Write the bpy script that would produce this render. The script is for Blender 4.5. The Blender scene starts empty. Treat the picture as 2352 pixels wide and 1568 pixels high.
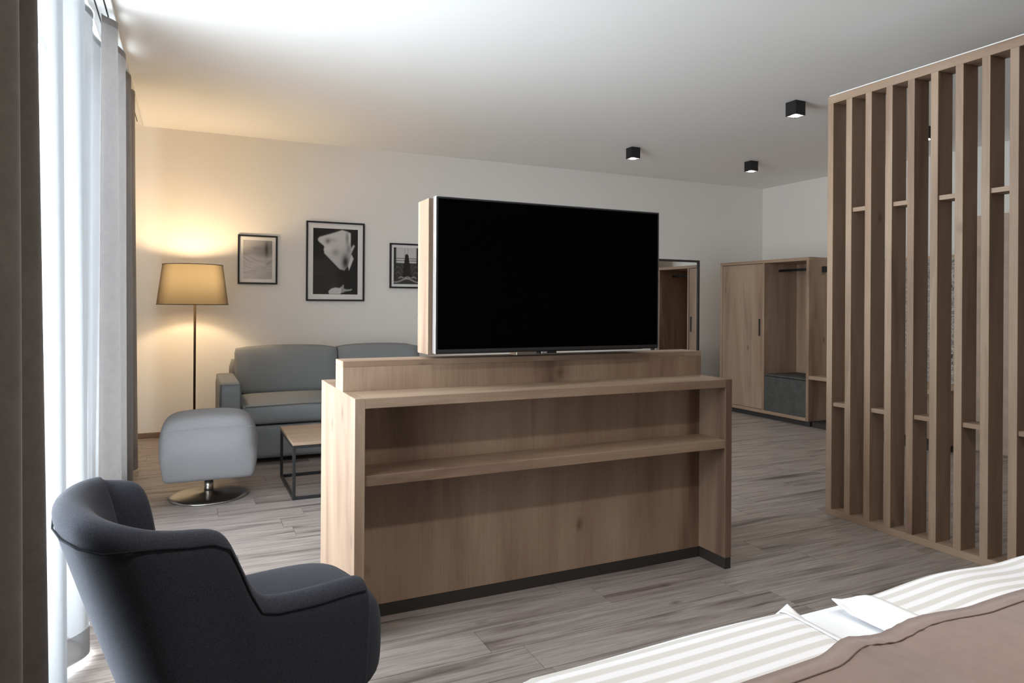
import bpy, bmesh, math, random
import numpy as np
from mathutils import Vector, Matrix

random.seed(7)
S = bpy.context.scene
COL = S.collection

# ------------------------------------------------------------------ camera, world, light, exposure
CAM_H = 1.143
YAW, ROLL, FPX, CYPX = 0.4391, 0.0062, 1587.56, 697.96
cam = bpy.data.cameras.new('camera')
cam_o = bpy.data.objects.new('camera', cam)
COL.objects.link(cam_o)
fw = Vector((math.sin(YAW), math.cos(YAW), 0))
rt = Vector((math.cos(YAW), -math.sin(YAW), 0))
up = Vector((0, 0, 1))
r2 = rt * math.cos(ROLL) + up * math.sin(ROLL)
u2 = up * math.cos(ROLL) - rt * math.sin(ROLL)
cam_o.matrix_world = Matrix(((r2.x, u2.x, -fw.x, 0), (r2.y, u2.y, -fw.y, 0), (r2.z, u2.z, -fw.z, CAM_H), (0, 0, 0, 1)))
cam.sensor_fit = 'HORIZONTAL'
cam.sensor_width = 36
cam.lens = 36 * FPX / 2352
cam.shift_x = 0
cam.shift_y = -(784 - CYPX) / 2352
cam.clip_start = 0.02
S.camera = cam_o

SKY = 15.0
w = bpy.data.worlds.new('overcast_sky')
S.world = w
w.use_nodes = True
bg = w.node_tree.nodes['Background']
bg.inputs[0].default_value = (0.86, 0.935, 1.0, 1)
bg.inputs[1].default_value = SKY

S.view_settings.view_transform = 'Standard'
S.view_settings.look = 'None'
S.view_settings.gamma = 1
S.view_settings.use_curve_mapping = False
S.view_settings.exposure = 1.03
S.cycles.use_denoising = True
S.cycles.max_bounces = 10
S.cycles.diffuse_bounces = 6
S.cycles.glossy_bounces = 4
S.cycles.transmission_bounces = 6
S.cycles.transparent_max_bounces = 12
S.cycles.sample_clamp_indirect = 6.0
S.cycles.caustics_reflective = False
S.cycles.caustics_refractive = False

# window opening in the left wall (shared by light portal and wall)
WX = -0.58
WIN_Y0, WIN_Y1, WIN_Z0, WIN_Z1 = 1.10, 4.75, 0.06, 2.54
pl = bpy.data.lights.new('window_portal', 'AREA')
pl.shape = 'RECTANGLE'
pl.size = WIN_Z1 - WIN_Z0
pl.size_y = WIN_Y1 - WIN_Y0
pl.cycles.is_portal = True
po = bpy.data.objects.new('window_portal', pl)
po.location = (WX - 0.30, (WIN_Y0 + WIN_Y1) / 2, (WIN_Z0 + WIN_Z1) / 2)
po.rotation_euler = (0, -math.pi / 2, 0)
COL.objects.link(po)

SPOT_W = 9.0
LAMP_W = 12.5
BED_FILL_W = 29.0  # watts of each fill spotlight added out of view over the bed

# ------------------------------------------------------------------ helpers
def lin(c):
    return tuple(((v / 255) / 12.92 if v / 255 <= 0.04045 else ((v / 255 + 0.055) / 1.055) ** 2.4) for v in c) + (1,)

def origin(p):
    v = Vector((0, 0, 0))
    while p is not None:
        v = v + p.location
        p = p.parent
    return v

def link(name, me, mat, parent):
    o = bpy.data.objects.new(name, me)
    if mat is not None and not me.materials:
        me.materials.append(mat)
    COL.objects.link(o)
    o.parent = parent
    return o

def build(name, bm, mat, parent=None, smooth=False, local=False):
    """bmesh in world coordinates (or in the parent's own, local=True) -> one mesh object"""
    if parent is not None and not local:
        bmesh.ops.translate(bm, verts=bm.verts, vec=-origin(parent))
    bmesh.ops.recalc_face_normals(bm, faces=bm.faces)
    me = bpy.data.meshes.new(name)
    bm.to_mesh(me)
    bm.free()
    if smooth:
        for p in me.polygons:
            p.use_smooth = True
    return link(name, me, mat, parent)

def add_box(bm, x0, x1, y0, y1, z0, z1, bevel=0.0, seg=1):
    vs = [bm.verts.new(p) for p in ((x0, y0, z0), (x1, y0, z0), (x1, y1, z0), (x0, y1, z0),
                                    (x0, y0, z1), (x1, y0, z1), (x1, y1, z1), (x0, y1, z1))]
    fs = [bm.faces.new([vs[i] for i in f]) for f in ((3, 2, 1, 0), (4, 5, 6, 7), (0, 1, 5, 4), (1, 2, 6, 5), (2, 3, 7, 6), (3, 0, 4, 7))]
    if bevel > 0:
        es = list({e for f in fs for e in f.edges})
        bmesh.ops.bevel(bm, geom=es, offset=bevel, segments=seg, affect='EDGES', profile=0.5)

def boxo(name, x0, x1, y0, y1, z0, z1, mat, parent=None, bevel=0.0012, seg=1, smooth=False, local=False):
    bm = bmesh.new()
    add_box(bm, x0, x1, y0, y1, z0, z1, bevel, seg)
    return build(name, bm, mat, parent, smooth, local)

def add_lathe(bm, prof, cx=0, cy=0, n=48, cap=True):
    rings = []
    for r, z in prof:
        rings.append([bm.verts.new((cx + r * math.cos(2 * math.pi * i / n), cy + r * math.sin(2 * math.pi * i / n), z)) for i in range(n)])
    for a, b in zip(rings[:-1], rings[1:]):
        for i in range(n):
            bm.faces.new((a[i], a[(i + 1) % n], b[(i + 1) % n], b[i]))
    if cap:
        bm.faces.new(rings[0][::-1])
        bm.faces.new(rings[-1])

def add_tube(bm, pts, r, n=8, closed=False):
    pts = [Vector(p) for p in pts]
    rings = []
    m = len(pts)
    for k, p in enumerate(pts):
        a = pts[(k - 1) % m] if (closed or k > 0) else p
        b = pts[(k + 1) % m] if (closed or k < m - 1) else p
        t = (b - a).normalized()
        ref = Vector((0, 0, 1)) if abs(t.z) < 0.9 else Vector((1, 0, 0))
        s = t.cross(ref).normalized()
        q = s.cross(t)
        rings.append([bm.verts.new(p + (s * math.cos(2 * math.pi * i / n) + q * math.sin(2 * math.pi * i / n)) * r) for i in range(n)])
    rr = list(zip(rings[:-1], rings[1:])) + ([(rings[-1], rings[0])] if closed else [])
    for a, b in rr:
        for i in range(n):
            bm.faces.new((a[i], a[(i + 1) % n], b[(i + 1) % n], b[i]))
    if not closed:
        bm.faces.new(rings[0][::-1])
        bm.faces.new(rings[-1])

def add_grid(bm, P, flip=False):
    """P[i][j] 3d points -> quads; returns vertex rows"""
    V = [[bm.verts.new(p) for p in row] for row in P]
    for i in range(len(V) - 1):
        for j in range(len(V[0]) - 1):
            bm.faces.new((V[i][j], V[i + 1][j], V[i + 1][j + 1], V[i][j + 1]))
    return V

def tag(o, label, cat, group=None):
    o['label'] = label
    o['category'] = cat
    if group:
        o['group'] = group
    return o

def thing(name, label, cat, loc=(0, 0, 0), group=None, rotz=0):
    o = bpy.data.objects.new(name, None)
    o.empty_display_size = 0.1
    COL.objects.link(o)
    o.location = loc
    o.rotation_euler = (0, 0, rotz)
    return tag(o, label, cat, group)

def struct(o):
    o['kind'] = 'structure'
    return o

def subsurf(o, lv=2):
    m = o.modifiers.new('smooth', 'SUBSURF')
    m.levels = lv
    m.render_levels = lv
    for p in o.data.polygons:
        p.use_smooth = True
    return o

def sstep(a, b, x):
    t = min(1, max(0, (x - a) / (b - a)))
    return t * t * (3 - 2 * t)

# ------------------------------------------------------------------ materials
def new_mat(name):
    m = bpy.data.materials.new(name)
    m.use_nodes = True
    nt = m.node_tree
    b = nt.nodes['Principled BSDF']
    return m, nt, b

def node(nt, kind, **kw):
    n = nt.nodes.new(kind)
    for k, v in kw.items():
        if k.startswith('in_'):
            n.inputs[k[3:]].default_value = v
        else:
            setattr(n, k, v)
    return n

def ramp(nt, stops, interp='LINEAR'):
    r = nt.nodes.new('ShaderNodeValToRGB')
    r.color_ramp.interpolation = interp
    e = r.color_ramp.elements
    while len(e) < len(stops):
        e.new(0.5)
    for el, (p, c) in zip(e, stops):
        el.position = p
        el.color = c
    return r

def coords(nt, scale, rand=True):
    tc = node(nt, 'ShaderNodeTexCoord')
    mp = node(nt, 'ShaderNodeMapping')
    mp.inputs['Scale'].default_value = scale
    nt.links.new(tc.outputs['Object'], mp.inputs['Vector'])
    if rand:
        oi = node(nt, 'ShaderNodeObjectInfo')
        ml = node(nt, 'ShaderNodeMath', operation='MULTIPLY')
        ml.inputs[1].default_value = 37.0
        nt.links.new(oi.outputs['Random'], ml.inputs[0])
        nt.links.new(ml.outputs[0], mp.inputs['Location'])
    return mp.outputs['Vector']

def plain(name, rgb, rough=0.6, metal=0.0, spec=0.5, bump=0.0, bscale=200, var=0.0):
    m, nt, b = new_mat(name)
    b.inputs['Base Color'].default_value = lin(rgb)
    b.inputs['Roughness'].default_value = rough
    b.inputs['Metallic'].default_value = metal
    b.inputs['Specular IOR Level'].default_value = spec
    if bump or var:
        v = coords(nt, (1, 1, 1), False)
        nz = node(nt, 'ShaderNodeTexNoise', in_Scale=bscale, in_Detail=3.0)
        nt.links.new(v, nz.inputs['Vector'])
        if bump:
            bp = node(nt, 'ShaderNodeBump', in_Strength=bump, in_Distance=0.002)
            nt.links.new(nz.outputs['Fac'], bp.inputs['Height'])
            nt.links.new(bp.outputs[0], b.inputs['Normal'])
        if var:
            lo = lin([c * (1 - var) for c in rgb])
            hi = lin([min(255, c * (1 + var)) for c in rgb])
            rp = ramp(nt, [(0.35, lo), (0.65, hi)])
            nt.links.new(nz.outputs['Fac'], rp.inputs[0])
            nt.links.new(rp.outputs[0], b.inputs['Base Color'])
    return m

def wood(name, axis, cols, across=4.2, along=0.55, knot=(70, 48, 34), rough=0.5, bump=0.10, streak=0.20, kscale=4.6, kamt=0.75):
    m, nt, b = new_mat(name)
    sc = [across] * 3
    sc[axis] = along
    v = coords(nt, tuple(sc))
    n1 = node(nt, 'ShaderNodeTexNoise', in_Scale=0.9, in_Detail=5.0, in_Roughness=0.55, in_Distortion=0.6)
    nt.links.new(v, n1.inputs['Vector'])
    st = [(0.28 + 0.44 * i / (len(cols) - 1), lin(c)) for i, c in enumerate(cols)]
    r1 = ramp(nt, st)
    nt.links.new(n1.outputs['Fac'], r1.inputs[0])
    # fine fibres along the grain
    sc2 = [130.0] * 3
    sc2[axis] = 4.0
    v2 = coords(nt, tuple(sc2))
    n2 = node(nt, 'ShaderNodeTexNoise', in_Scale=1.0, in_Detail=4.0, in_Roughness=0.65)
    nt.links.new(v2, n2.inputs['Vector'])
    r2_ = ramp(nt, [(0.3, (1 - streak, 1 - streak, 1 - streak, 1)), (0.6, (1, 1, 1, 1))])
    nt.links.new(n2.outputs['Fac'], r2_.inputs[0])
    mx = node(nt, 'ShaderNodeMix', data_type='RGBA', blend_type='MULTIPLY')
    mx.inputs['Factor'].default_value = 0.7
    nt.links.new(r1.outputs[0], mx.inputs[6])
    nt.links.new(r2_.outputs[0], mx.inputs[7])
    # knots: elongated cells, only a few of them
    sc3 = [kscale] * 3
    sc3[axis] = kscale * 0.55
    v3 = coords(nt, tuple(sc3))
    vo = node(nt, 'ShaderNodeTexVoronoi', in_Scale=1.0)
    nd = node(nt, 'ShaderNodeTexNoise', in_Scale=9.0, in_Detail=2.0)
    nt.links.new(v3, nd.inputs['Vector'])
    vm = node(nt, 'ShaderNodeMix', data_type='VECTOR')
    vm.inputs['Factor'].default_value = 0.06
    nt.links.new(v3, vm.inputs[4])
    nt.links.new(nd.outputs['Color'], vm.inputs[5])
    nt.links.new(vm.outputs[1], vo.inputs['Vector'])
    rk = ramp(nt, [(0.0, (kamt, kamt, kamt, 1)), (0.045, (kamt * .5, kamt * .5, kamt * .5, 1)), (0.10, (0, 0, 0, 1))])
    nt.links.new(vo.outputs['Distance'], rk.inputs[0])
    mk = node(nt, 'ShaderNodeMix', data_type='RGBA')
    nt.links.new(rk.outputs[0], mk.inputs['Factor'])
    nt.links.new(mx.outputs[2], mk.inputs[6])
    mk.inputs[7].default_value = lin(knot)
    nt.links.new(mk.outputs[2], b.inputs['Base Color'])
    b.inputs['Roughness'].default_value = rough
    b.inputs['Specular IOR Level'].default_value = 0.35
    bp = node(nt, 'ShaderNodeBump', in_Strength=bump, in_Distance=0.001)
    nt.links.new(n2.outputs['Fac'], bp.inputs['Height'])
    nt.links.new(bp.outputs[0], b.inputs['Normal'])
    return m

def fabric(name, rgb, var=0.10, wscale=900, nscale=260, bump=0.35, rough=0.95, sheen=0.0, blot=0.0):
    m, nt, b = new_mat(name)
    v = coords(nt, (1, 1, 1), False)
    n1 = node(nt, 'ShaderNodeTexNoise', in_Scale=nscale, in_Detail=4.0, in_Roughness=0.7)
    nt.links.new(v, n1.inputs['Vector'])
    lo = lin([c * (1 - var) for c in rgb])
    hi = lin([min(255, c * (1 + var)) for c in rgb])
    rp = ramp(nt, [(0.3, lo), (0.7, hi)])
    nt.links.new(n1.outputs['Fac'], rp.inputs[0])
    out = rp.outputs[0]
    if blot:
        n3 = node(nt, 'ShaderNodeTexNoise', in_Scale=9.0, in_Detail=3.0)
        nt.links.new(v, n3.inputs['Vector'])
        r3 = ramp(nt, [(0.3, (1 - blot,) * 3 + (1,)), (0.7, (1, 1, 1, 1))])
        nt.links.new(n3.outputs['Fac'], r3.inputs[0])
        mx = node(nt, 'ShaderNodeMix', data_type='RGBA', blend_type='MULTIPLY')
        mx.inputs['Factor'].default_value = 1.0
        nt.links.new(out, mx.inputs[6])
        nt.links.new(r3.outputs[0], mx.inputs[7])
        out = mx.outputs[2]
    nt.links.new(out, b.inputs['Base Color'])
    b.inputs['Roughness'].default_value = rough
    b.inputs['Specular IOR Level'].default_value = 0.15
    if sheen:
        b.inputs['Sheen Weight'].default_value = sheen
        b.inputs['Sheen Roughness'].default_value = 0.4
    ch = node(nt, 'ShaderNodeTexNoise', in_Scale=wscale, in_Detail=2.0)
    nt.links.new(v, ch.inputs['Vector'])
    bp = node(nt, 'ShaderNodeBump', in_Strength=bump, in_Distance=0.0012)
    nt.links.new(ch.outputs['Fac'], bp.inputs['Height'])
    nt.links.new(bp.outputs[0], b.inputs['Normal'])
    return m

OAK = [(110, 86, 70), (152, 126, 105), (168, 144, 122), (128, 102, 83)]
OAKX = wood('oak_grain_x', 0, OAK)
OAKY = wood('oak_grain_y', 1, OAK)
OAKZ = wood('oak_grain_z', 2, OAK)
FLOOR = wood('floor_oak', 0, [(92, 82, 78), (140, 130, 125), (166, 156, 150), (146, 135, 129), (104, 93, 88)], across=20, along=1.3, knot=(54, 46, 43),
             rough=0.42, bump=0.2, streak=0.5, kscale=5.0, kamt=0.9)
WALL = plain('wall_paint', (238, 234, 228), 0.9, spec=0.2, bump=0.05, bscale=300)
CEIL = plain('ceiling_paint', (250, 249, 247), 0.95, spec=0.1)
WHITE = plain('white_satin', (235, 235, 232), 0.45)
BLACK = plain('matt_black', (22, 22, 23), 0.5)
BLACKM = plain('black_metal', (40, 39, 40), 0.45, spec=0.4)
TOE = plain('anthracite_plinth', (50, 46, 43), 0.6)
JOINT = plain('floor_joint', (128, 116, 108), 0.8)
STEEL = plain('brushed_steel', (190, 186, 180), 0.28, metal=1.0)
SILVER = plain('silver_trim', (205, 205, 208), 0.3, metal=0.9)
SOFA = fabric('sofa_fabric', (130, 132, 134), 0.06, nscale=420)
OTTO = fabric('ottoman_fabric', (136, 135, 137), 0.07, nscale=380)
CHAIR = fabric('armchair_fabric', (58, 59, 66), 0.25, nscale=420, bump=0.5, sheen=0.10)
CHAIRP = fabric('armchair_piping', (38, 39, 44), 0.1)
VELVD = fabric('curtain_velvet_taupe', (106, 99, 93), 0.05, nscale=40, bump=0.1, sheen=0.25, blot=0.12)
VELVG = fabric('curtain_velvet_grey', (176, 171, 169), 0.05, nscale=30, bump=0.1, sheen=0.3, blot=0.14)
def let_through(m, col, f):
    nt = m.node_tree
    out = nt.nodes['Material Output']
    tl = node(nt, 'ShaderNodeBsdfTranslucent', in_Color=col)
    mx = node(nt, 'ShaderNodeMixShader')
    mx.inputs[0].default_value = f
    nt.links.new(nt.nodes['Principled BSDF'].outputs[0], mx.inputs[1])
    nt.links.new(tl.outputs[0], mx.inputs[2])
    nt.links.new(mx.outputs[0], out.inputs[0])
let_through(VELVG, (0.62, 0.60, 0.59, 1), 0.45)
SHEET = fabric('bed_sheet', (238, 238, 240), 0.01, nscale=60, bump=0.05, rough=0.85)
THROW = fabric('throw_velour', (150, 130, 121), 0.03, nscale=30, bump=0.08, sheen=0.3, blot=0.08)
STONEF = fabric('dark_laminate', (78, 78, 76), 0.12, nscale=14, bump=0.05, rough=0.6)
STONE = plain('split_stone', (150, 143, 136), 0.85, bump=0.6, bscale=60, var=0.25)
BEIGE = plain('beige_laminate', (168, 148, 131), 0.6, var=0.04, bscale=9)
MAT = plain('mount_board', (236, 234, 232), 0.9)

def sheer_mat():
    """open voile weave: lets light straight through head-on, closes up where it is seen edge-on"""
    m = bpy.data.materials.new('sheer_voile')
    m.use_nodes = True
    nt = m.node_tree
    nt.nodes.clear()
    out = node(nt, 'ShaderNodeOutputMaterial')
    tr = node(nt, 'ShaderNodeBsdfTransparent', in_Color=(0.99, 0.99, 1, 1))
    tl = node(nt, 'ShaderNodeBsdfTranslucent', in_Color=(0.030, 0.0305, 0.0315, 1))
    df = node(nt, 'ShaderNodeBsdfDiffuse', in_Color=(0.75, 0.76, 0.78, 1))
    m1 = node(nt, 'ShaderNodeMixShader')
    m1.inputs[0].default_value = 0.35
    nt.links.new(tl.outputs[0], m1.inputs[1])
    nt.links.new(df.outputs[0], m1.inputs[2])
    lw = node(nt, 'ShaderNodeLayerWeight')
    lw.inputs['Blend'].default_value = 0.5
    mr = node(nt, 'ShaderNodeMapRange')
    mr.inputs['From Min'].default_value = 0.0
    mr.inputs['From Max'].default_value = 0.60
    mr.inputs['To Min'].default_value = 0.50
    mr.inputs['To Max'].default_value = 0.985
    nt.links.new(lw.outputs['Facing'], mr.inputs['Value'])
    m2 = node(nt, 'ShaderNodeMixShader')
    nt.links.new(mr.outputs[0], m2.inputs[0])
    nt.links.new(tr.outputs[0], m2.inputs[1])
    nt.links.new(m1.outputs[0], m2.inputs[2])
    nt.links.new(m2.outputs[0], out.inputs[0])
    return m
SHEER = sheer_mat()

def glass_mat(name, tint=(0.97, 0.98, 0.98, 1), refl=0.06):
    m = bpy.data.materials.new(name)
    m.use_nodes = True
    nt = m.node_tree
    nt.nodes.clear()
    out = node(nt, 'ShaderNodeOutputMaterial')
    tr = node(nt, 'ShaderNodeBsdfTransparent', in_Color=tint)
    gl = node(nt, 'ShaderNodeBsdfGlossy', in_Roughness=0.02)
    mx = node(nt, 'ShaderNodeMixShader')
    mx.inputs[0].default_value = refl
    nt.links.new(tr.outputs[0], mx.inputs[1])
    nt.links.new(gl.outputs[0], mx.inputs[2])
    nt.links.new(mx.outputs[0], out.inputs[0])
    return m
GLASS = glass_mat('window_glass')
PGLASS = glass_mat('picture_glass', (1, 1, 1, 1), 0.02)

def emit_mat(name, col, s):
    m = bpy.data.materials.new(name)
    m.use_nodes = True
    nt = m.node_tree
    nt.nodes.clear()
    out = node(nt, 'ShaderNodeOutputMaterial')
    e = node(nt, 'ShaderNodeEmission', in_Color=col, in_Strength=s)
    nt.links.new(e.outputs[0], out.inputs[0])
    return m

def stripe_mat():
    m, nt, b = new_mat('striped_damask')
    tc = node(nt, 'ShaderNodeTexCoord')
    sp = node(nt, 'ShaderNodeSeparateXYZ')
    nt.links.new(tc.outputs['Object'], sp.inputs[0])
    ml = node(nt, 'ShaderNodeMath', operation='MULTIPLY')
    ml.inputs[1].default_value = 2 * math.pi / 0.031
    nt.links.new(sp.outputs['Y'], ml.inputs[0])
    sn = node(nt, 'ShaderNodeMath', operation='SINE')
    nt.links.new(ml.outputs[0], sn.inputs[0])
    mr = node(nt, 'ShaderNodeMapRange')
    mr.inputs['From Min'].default_value = -0.25
    mr.inputs['From Max'].default_value = 0.25
    nt.links.new(sn.outputs[0], mr.inputs['Value'])
    rc = ramp(nt, [(0, lin((240, 240, 243))), (1, lin((219, 216, 213)))])
    nt.links.new(mr.outputs[0], rc.inputs[0])
    nt.links.new(rc.outputs[0], b.inputs['Base Color'])
    rr = node(nt, 'ShaderNodeMapRange')
    rr.inputs['To Min'].default_value = 0.8
    rr.inputs['To Max'].default_value = 0.5
    nt.links.new(mr.outputs[0], rr.inputs['Value'])
    nt.links.new(rr.outputs[0], b.inputs['Roughness'])
    b.inputs['Specular IOR Level'].default_value = 0.25
    return m
STRIPE = stripe_mat()

# ------------------------------------------------------------------ room shell
RX0, RX1, RY0, RY1, RZ = WX, 6.55, -2.2, 6.54, 2.61
PLANK_Y0 = 0.955
bm = bmesh.new()
add_box(bm, RX0 - .3, RX1 + .2, RY0 - .2, RY1 + .2, -0.12, -0.006)
floor = struct(build('floor', bm, JOINT))
bm = bmesh.new()
add_box(bm, RX0, RX1, RY0, PLANK_Y0 - .002, -0.006, 0.0)
build('floor_boards', bm, FLOOR, floor)
# planks 1.095 x 0.16 m, rows along X
PW, PL = 0.160, 1.095
known = {round(2.075, 3): 0.911, round(1.915, 3): 1.024, round(2.235, 3): 1.482, round(3.515, 3): 0.492}
full = None
row = 0
y = PLANK_Y0
while y < RY1 - 0.001:
    y1 = min(y + PW, RY1)
    off = known.get(round(y, 3))
    if off is None:
        off = ((row * 0.37 + 0.13 * math.sin(row * 2.7)) % 1.0) * PL
    x = off - math.ceil((off - RX0) / PL) * PL
    while x < RX1 - 0.001:
        xa, xb = max(x, RX0), min(x + PL, RX1)
        if xb - xa > 0.02:
            g = 0.0004
            iscut = (xb - xa) < PL - 1e-4 or (y1 - y) < PW - 1e-4
            if not iscut and full is not None:
                o = full.copy()
                COL.objects.link(o)
                o.location = (xa, y, 0)
            else:
                bm = bmesh.new()
                L_, W_ = xb - xa, y1 - y
                vb = [bm.verts.new(p) for p in ((g, g, -0.005), (L_ - g, g, -0.005), (L_ - g, W_ - g, -0.005), (g, W_ - g, -0.005))]
                q = g + 0.0007
                vt = [bm.verts.new(p) for p in ((q, q, 0), (L_ - q, q, 0), (L_ - q, W_ - q, 0), (q, W_ - q, 0))]
                bm.faces.new(vt)
                for i in range(4):
                    bm.faces.new((vb[i], vb[(i + 1) % 4], vt[(i + 1) % 4], vt[i]))
                o = build('plank', bm, FLOOR, floor, local=True)
                o.location = (xa, y, 0)
                if not iscut:
                    full = o
        x += PL
    y += PW
    row += 1

struct(boxo('ceiling', RX0 - .3, RX1 + .2, RY0 - .2, RY1 + .2, RZ, RZ + .1, CEIL, bevel=0))
struct(boxo('wall_back', RX0 - .3, RX1 + .2, RY1, RY1 + .15, -0.12, RZ, WALL, bevel=0))
struct(boxo('wall_right', RX1, RX1 + .15, RY0, RY1, -0.12, RZ, WALL, bevel=0))
struct(boxo('wall_front', RX0 - .3, RX1 + .2, RY0 - .15, RY0, -0.12, RZ, WALL, bevel=0))
bm = bmesh.new()
add_box(bm, RX0 - .25, RX0, RY0, WIN_Y0, -0.12, RZ)
add_box(bm, RX0 - .25, RX0, WIN_Y1, RY1, -0.12, RZ)
add_box(bm, RX0 - .25, RX0, WIN_Y0, WIN_Y1, -0.12, WIN_Z0)
add_box(bm, RX0 - .25, RX0, WIN_Y0, WIN_Y1, WIN_Z1, RZ)
struct(build('wall_left', bm, WALL))
struct(boxo('baseboard_back', RX0, RX1, RY1 - .012, RY1, 0, 0.045, OAKX, bevel=0.002))
# windows: two glazed frames in the opening
nwin = 2
wl = (WIN_Y1 - WIN_Y0) / nwin
for k in range(nwin):
    ya, yb = WIN_Y0 + k * wl, WIN_Y0 + (k + 1) * wl
    bm = bmesh.new()
    f = 0.055
    add_box(bm, RX0 - .20, RX0 - .13, ya, ya + f, WIN_Z0, WIN_Z1)
    add_box(bm, RX0 - .20, RX0 - .13, yb - f, yb, WIN_Z0, WIN_Z1)
    add_box(bm, RX0 - .20, RX0 - .13, ya + f, yb - f, WIN_Z0, WIN_Z0 + f)
    add_box(bm, RX0 - .20, RX0 - .13, ya + f, yb - f, WIN_Z1 - f, WIN_Z1)
    wo = struct(build('window_%d' % (k + 1), bm, WHITE))
    boxo('pane', RX0 - .168, RX0 - .162, ya + f, yb - f, WIN_Z0 + f, WIN_Z1 - f, GLASS, wo, bevel=0)

# ------------------------------------------------------------------ curtain track, curtains, sheer
t = thing('curtain_track', 'white ceiling curtain track running along the window side', 'curtain track', (-0.39, 2.2, RZ))
boxo('rail', -0.445, -0.340, -2.1, 6.42, RZ - 0.022, RZ, WHITE, t, bevel=0.002)
for xs in (-0.412, -0.372):
    boxo('groove', xs - .003, xs + .003, -2.1, 6.30, RZ - 0.0235, RZ - 0.0215, BLACK, t, bevel=0)
boxo('end_cap', -0.447, -0.338, 6.42, 6.43, RZ - 0.024, RZ, WHITE, t, bevel=0.001)

def drape(name, label, cat, mat, y0, y1, xf, z0, z1, ny, nz=14, thick=0.0, parts=None):
    P = []
    for j in range(nz + 1):
        fz = j / nz
        P.append([Vector((xf(y0 + (y1 - y0) * i / ny, fz), y0 + (y1 - y0) * i / ny, z0 + (z1 - z0) * fz)) for i in range(ny + 1)])
    t = thing(name, label, cat, ((P[0][0].x + P[0][-1].x) / 2, (y0 + y1) / 2, z0))
    bm = bmesh.new()
    add_grid(bm, P)
    o = build('cloth', bm, mat, t, smooth=True)
    if thick:
        m = o.modifiers.new('thickness', 'SOLIDIFY')
        m.thickness = thick
        m.offset = 0
    # heading tape and hem band follow the same folds
    for nm, za, zb in (('heading_tape', z1 - 0.035, z1 + 0.001), ('hem', z0 - 0.001, z0 + 0.085)):
        bm = bmesh.new()
        rows = []
        for zz in (za, zb):
            fz = min(1, max(0, (zz - z0) / (z1 - z0)))
            rows.append([Vector((xf(y0 + (y1 - y0) * i / ny, fz) + 0.003, y0 + (y1 - y0) * i / ny, zz)) for i in range(ny + 1)])
        add_grid(bm, rows)
        build(nm, bm, mat, t, smooth=True)
    return t

def dark_x(y, fz):
    a = 0.052 * (0.75 + 0.25 * (1 - fz))
    c = -0.292 - 0.02 * fz
    ph = (y - 1.585) / 0.215 * 2 * math.pi
    s = math.cos(ph)
    s = math.copysign(abs(s) ** 0.8, s)
    return c + a * s + 0.006 * math.sin(3 * fz + y * 9)
drape('curtain', 'dark taupe velvet curtain hanging closest to the viewer beside the sheer', 'curtain', VELVD, 0.30, 1.60, dark_x, 0.015, RZ - 0.030, 150, thick=0.004)

GPK = [(3.955, -math.pi), (4.06, 0), (4.26, math.pi), (4.56, 2 * math.pi), (4.74, 3 * math.pi), (4.98, 4 * math.pi), (5.14, 5 * math.pi), (5.34, 6 * math.pi)]
def grey_x(y, fz):
    for (ya, pa), (yb, pb) in zip(GPK[:-1], GPK[1:]):
        if y <= yb + 1e-6:
            ph = pa + (pb - pa) * (y - ya) / (yb - ya)
            break
    a = 0.046 * (1.0 - 0.35 * fz)
    c = -0.352 - 0.010 * fz
    return c + a * math.cos(ph) + 0.006 * math.sin(2.3 * fz + y * 5) * (1 - fz)
drape('curtain', 'light grey velvet curtain gathered near the floor lamp', 'curtain', VELVG, 3.955, 5.34, grey_x, 0.012, RZ - 0.045, 150, thick=0.004)

def sheer_x(y, fz):
    c = -0.335 - 0.075 * (1 - sstep(1.62, 2.0, y)) - 0.120 * sstep(2.60, 3.25, y)
    a = 0.052 * (0.45 + 0.55 * (1 - fz)) * (1 - 0.4 * sstep(2.7, 3.6, y)) * (0.6 + 0.4 * sstep(1.6, 2.0, y))
    ph = (y - 2.60) / 0.475 * 2 * math.pi
    s = math.cos(ph) + 0.18 * math.cos(2 * ph + 1.0)
    return c + a * s + 0.004 * math.sin(9 * y + 2 * fz)
drape('sheer_curtain', 'white translucent sheer curtain glowing with daylight in front of the window', 'curtain', SHEER, 1.15, 5.2, sheer_x, 0.02, RZ - 0.0255, 260)

# ------------------------------------------------------------------ media console with half wall
L_, R_, YF, YB = 0.509, 2.148, 2.314, 2.948
ZT, ZH = 0.822, 0.932
t = thing('media_console', 'oak console with open shelf and raised ledge carrying the television panel', 'console', ((L_ + R_) / 2, 2.63, 0))
TH = 0.035
YP = 2.484
boxo('side_panel', L_, L_ + TH, YF, YB, 0.048, ZT, OAKZ, t)
boxo('side_panel', R_ - TH, R_, YF, YB, 0.048, ZT, OAKZ, t)
boxo('top_board', L_ + TH, R_ - TH, YF, 2.516, ZT - TH, ZT, OAKX, t)
boxo('top_board', L_ + TH, R_ - TH, 2.648, YB, ZT - TH, ZT, OAKX, t)
boxo('shelf', L_ + TH, R_ - TH, YF + .004, YP, 0.523, 0.559, OAKX, t)
boxo('back_panel', L_ + TH, R_ - TH, YP, YP + .02, 0.045, ZT - TH, OAKZ, t)
boxo('rear_panel', L_ + TH, R_ - TH, YB - .02, YB, 0.045, ZT - TH, OAKZ, t)
boxo('ledge', L_, R_, 2.516, 2.648, ZT - .001, ZH - .022, OAKZ, t)
boxo('ledge_top', L_, R_, 2.516, 2.648, ZH - .022, ZH, OAKX, t)
bm = bmesh.new()
add_box(bm, L_ + TH, R_ - TH, YP - .001, YP + .015, 0.0, 0.045)
add_box(bm, L_ + .004, L_ + TH - .004, YF + .004, YB - .004, 0.0, 0.048)
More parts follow.
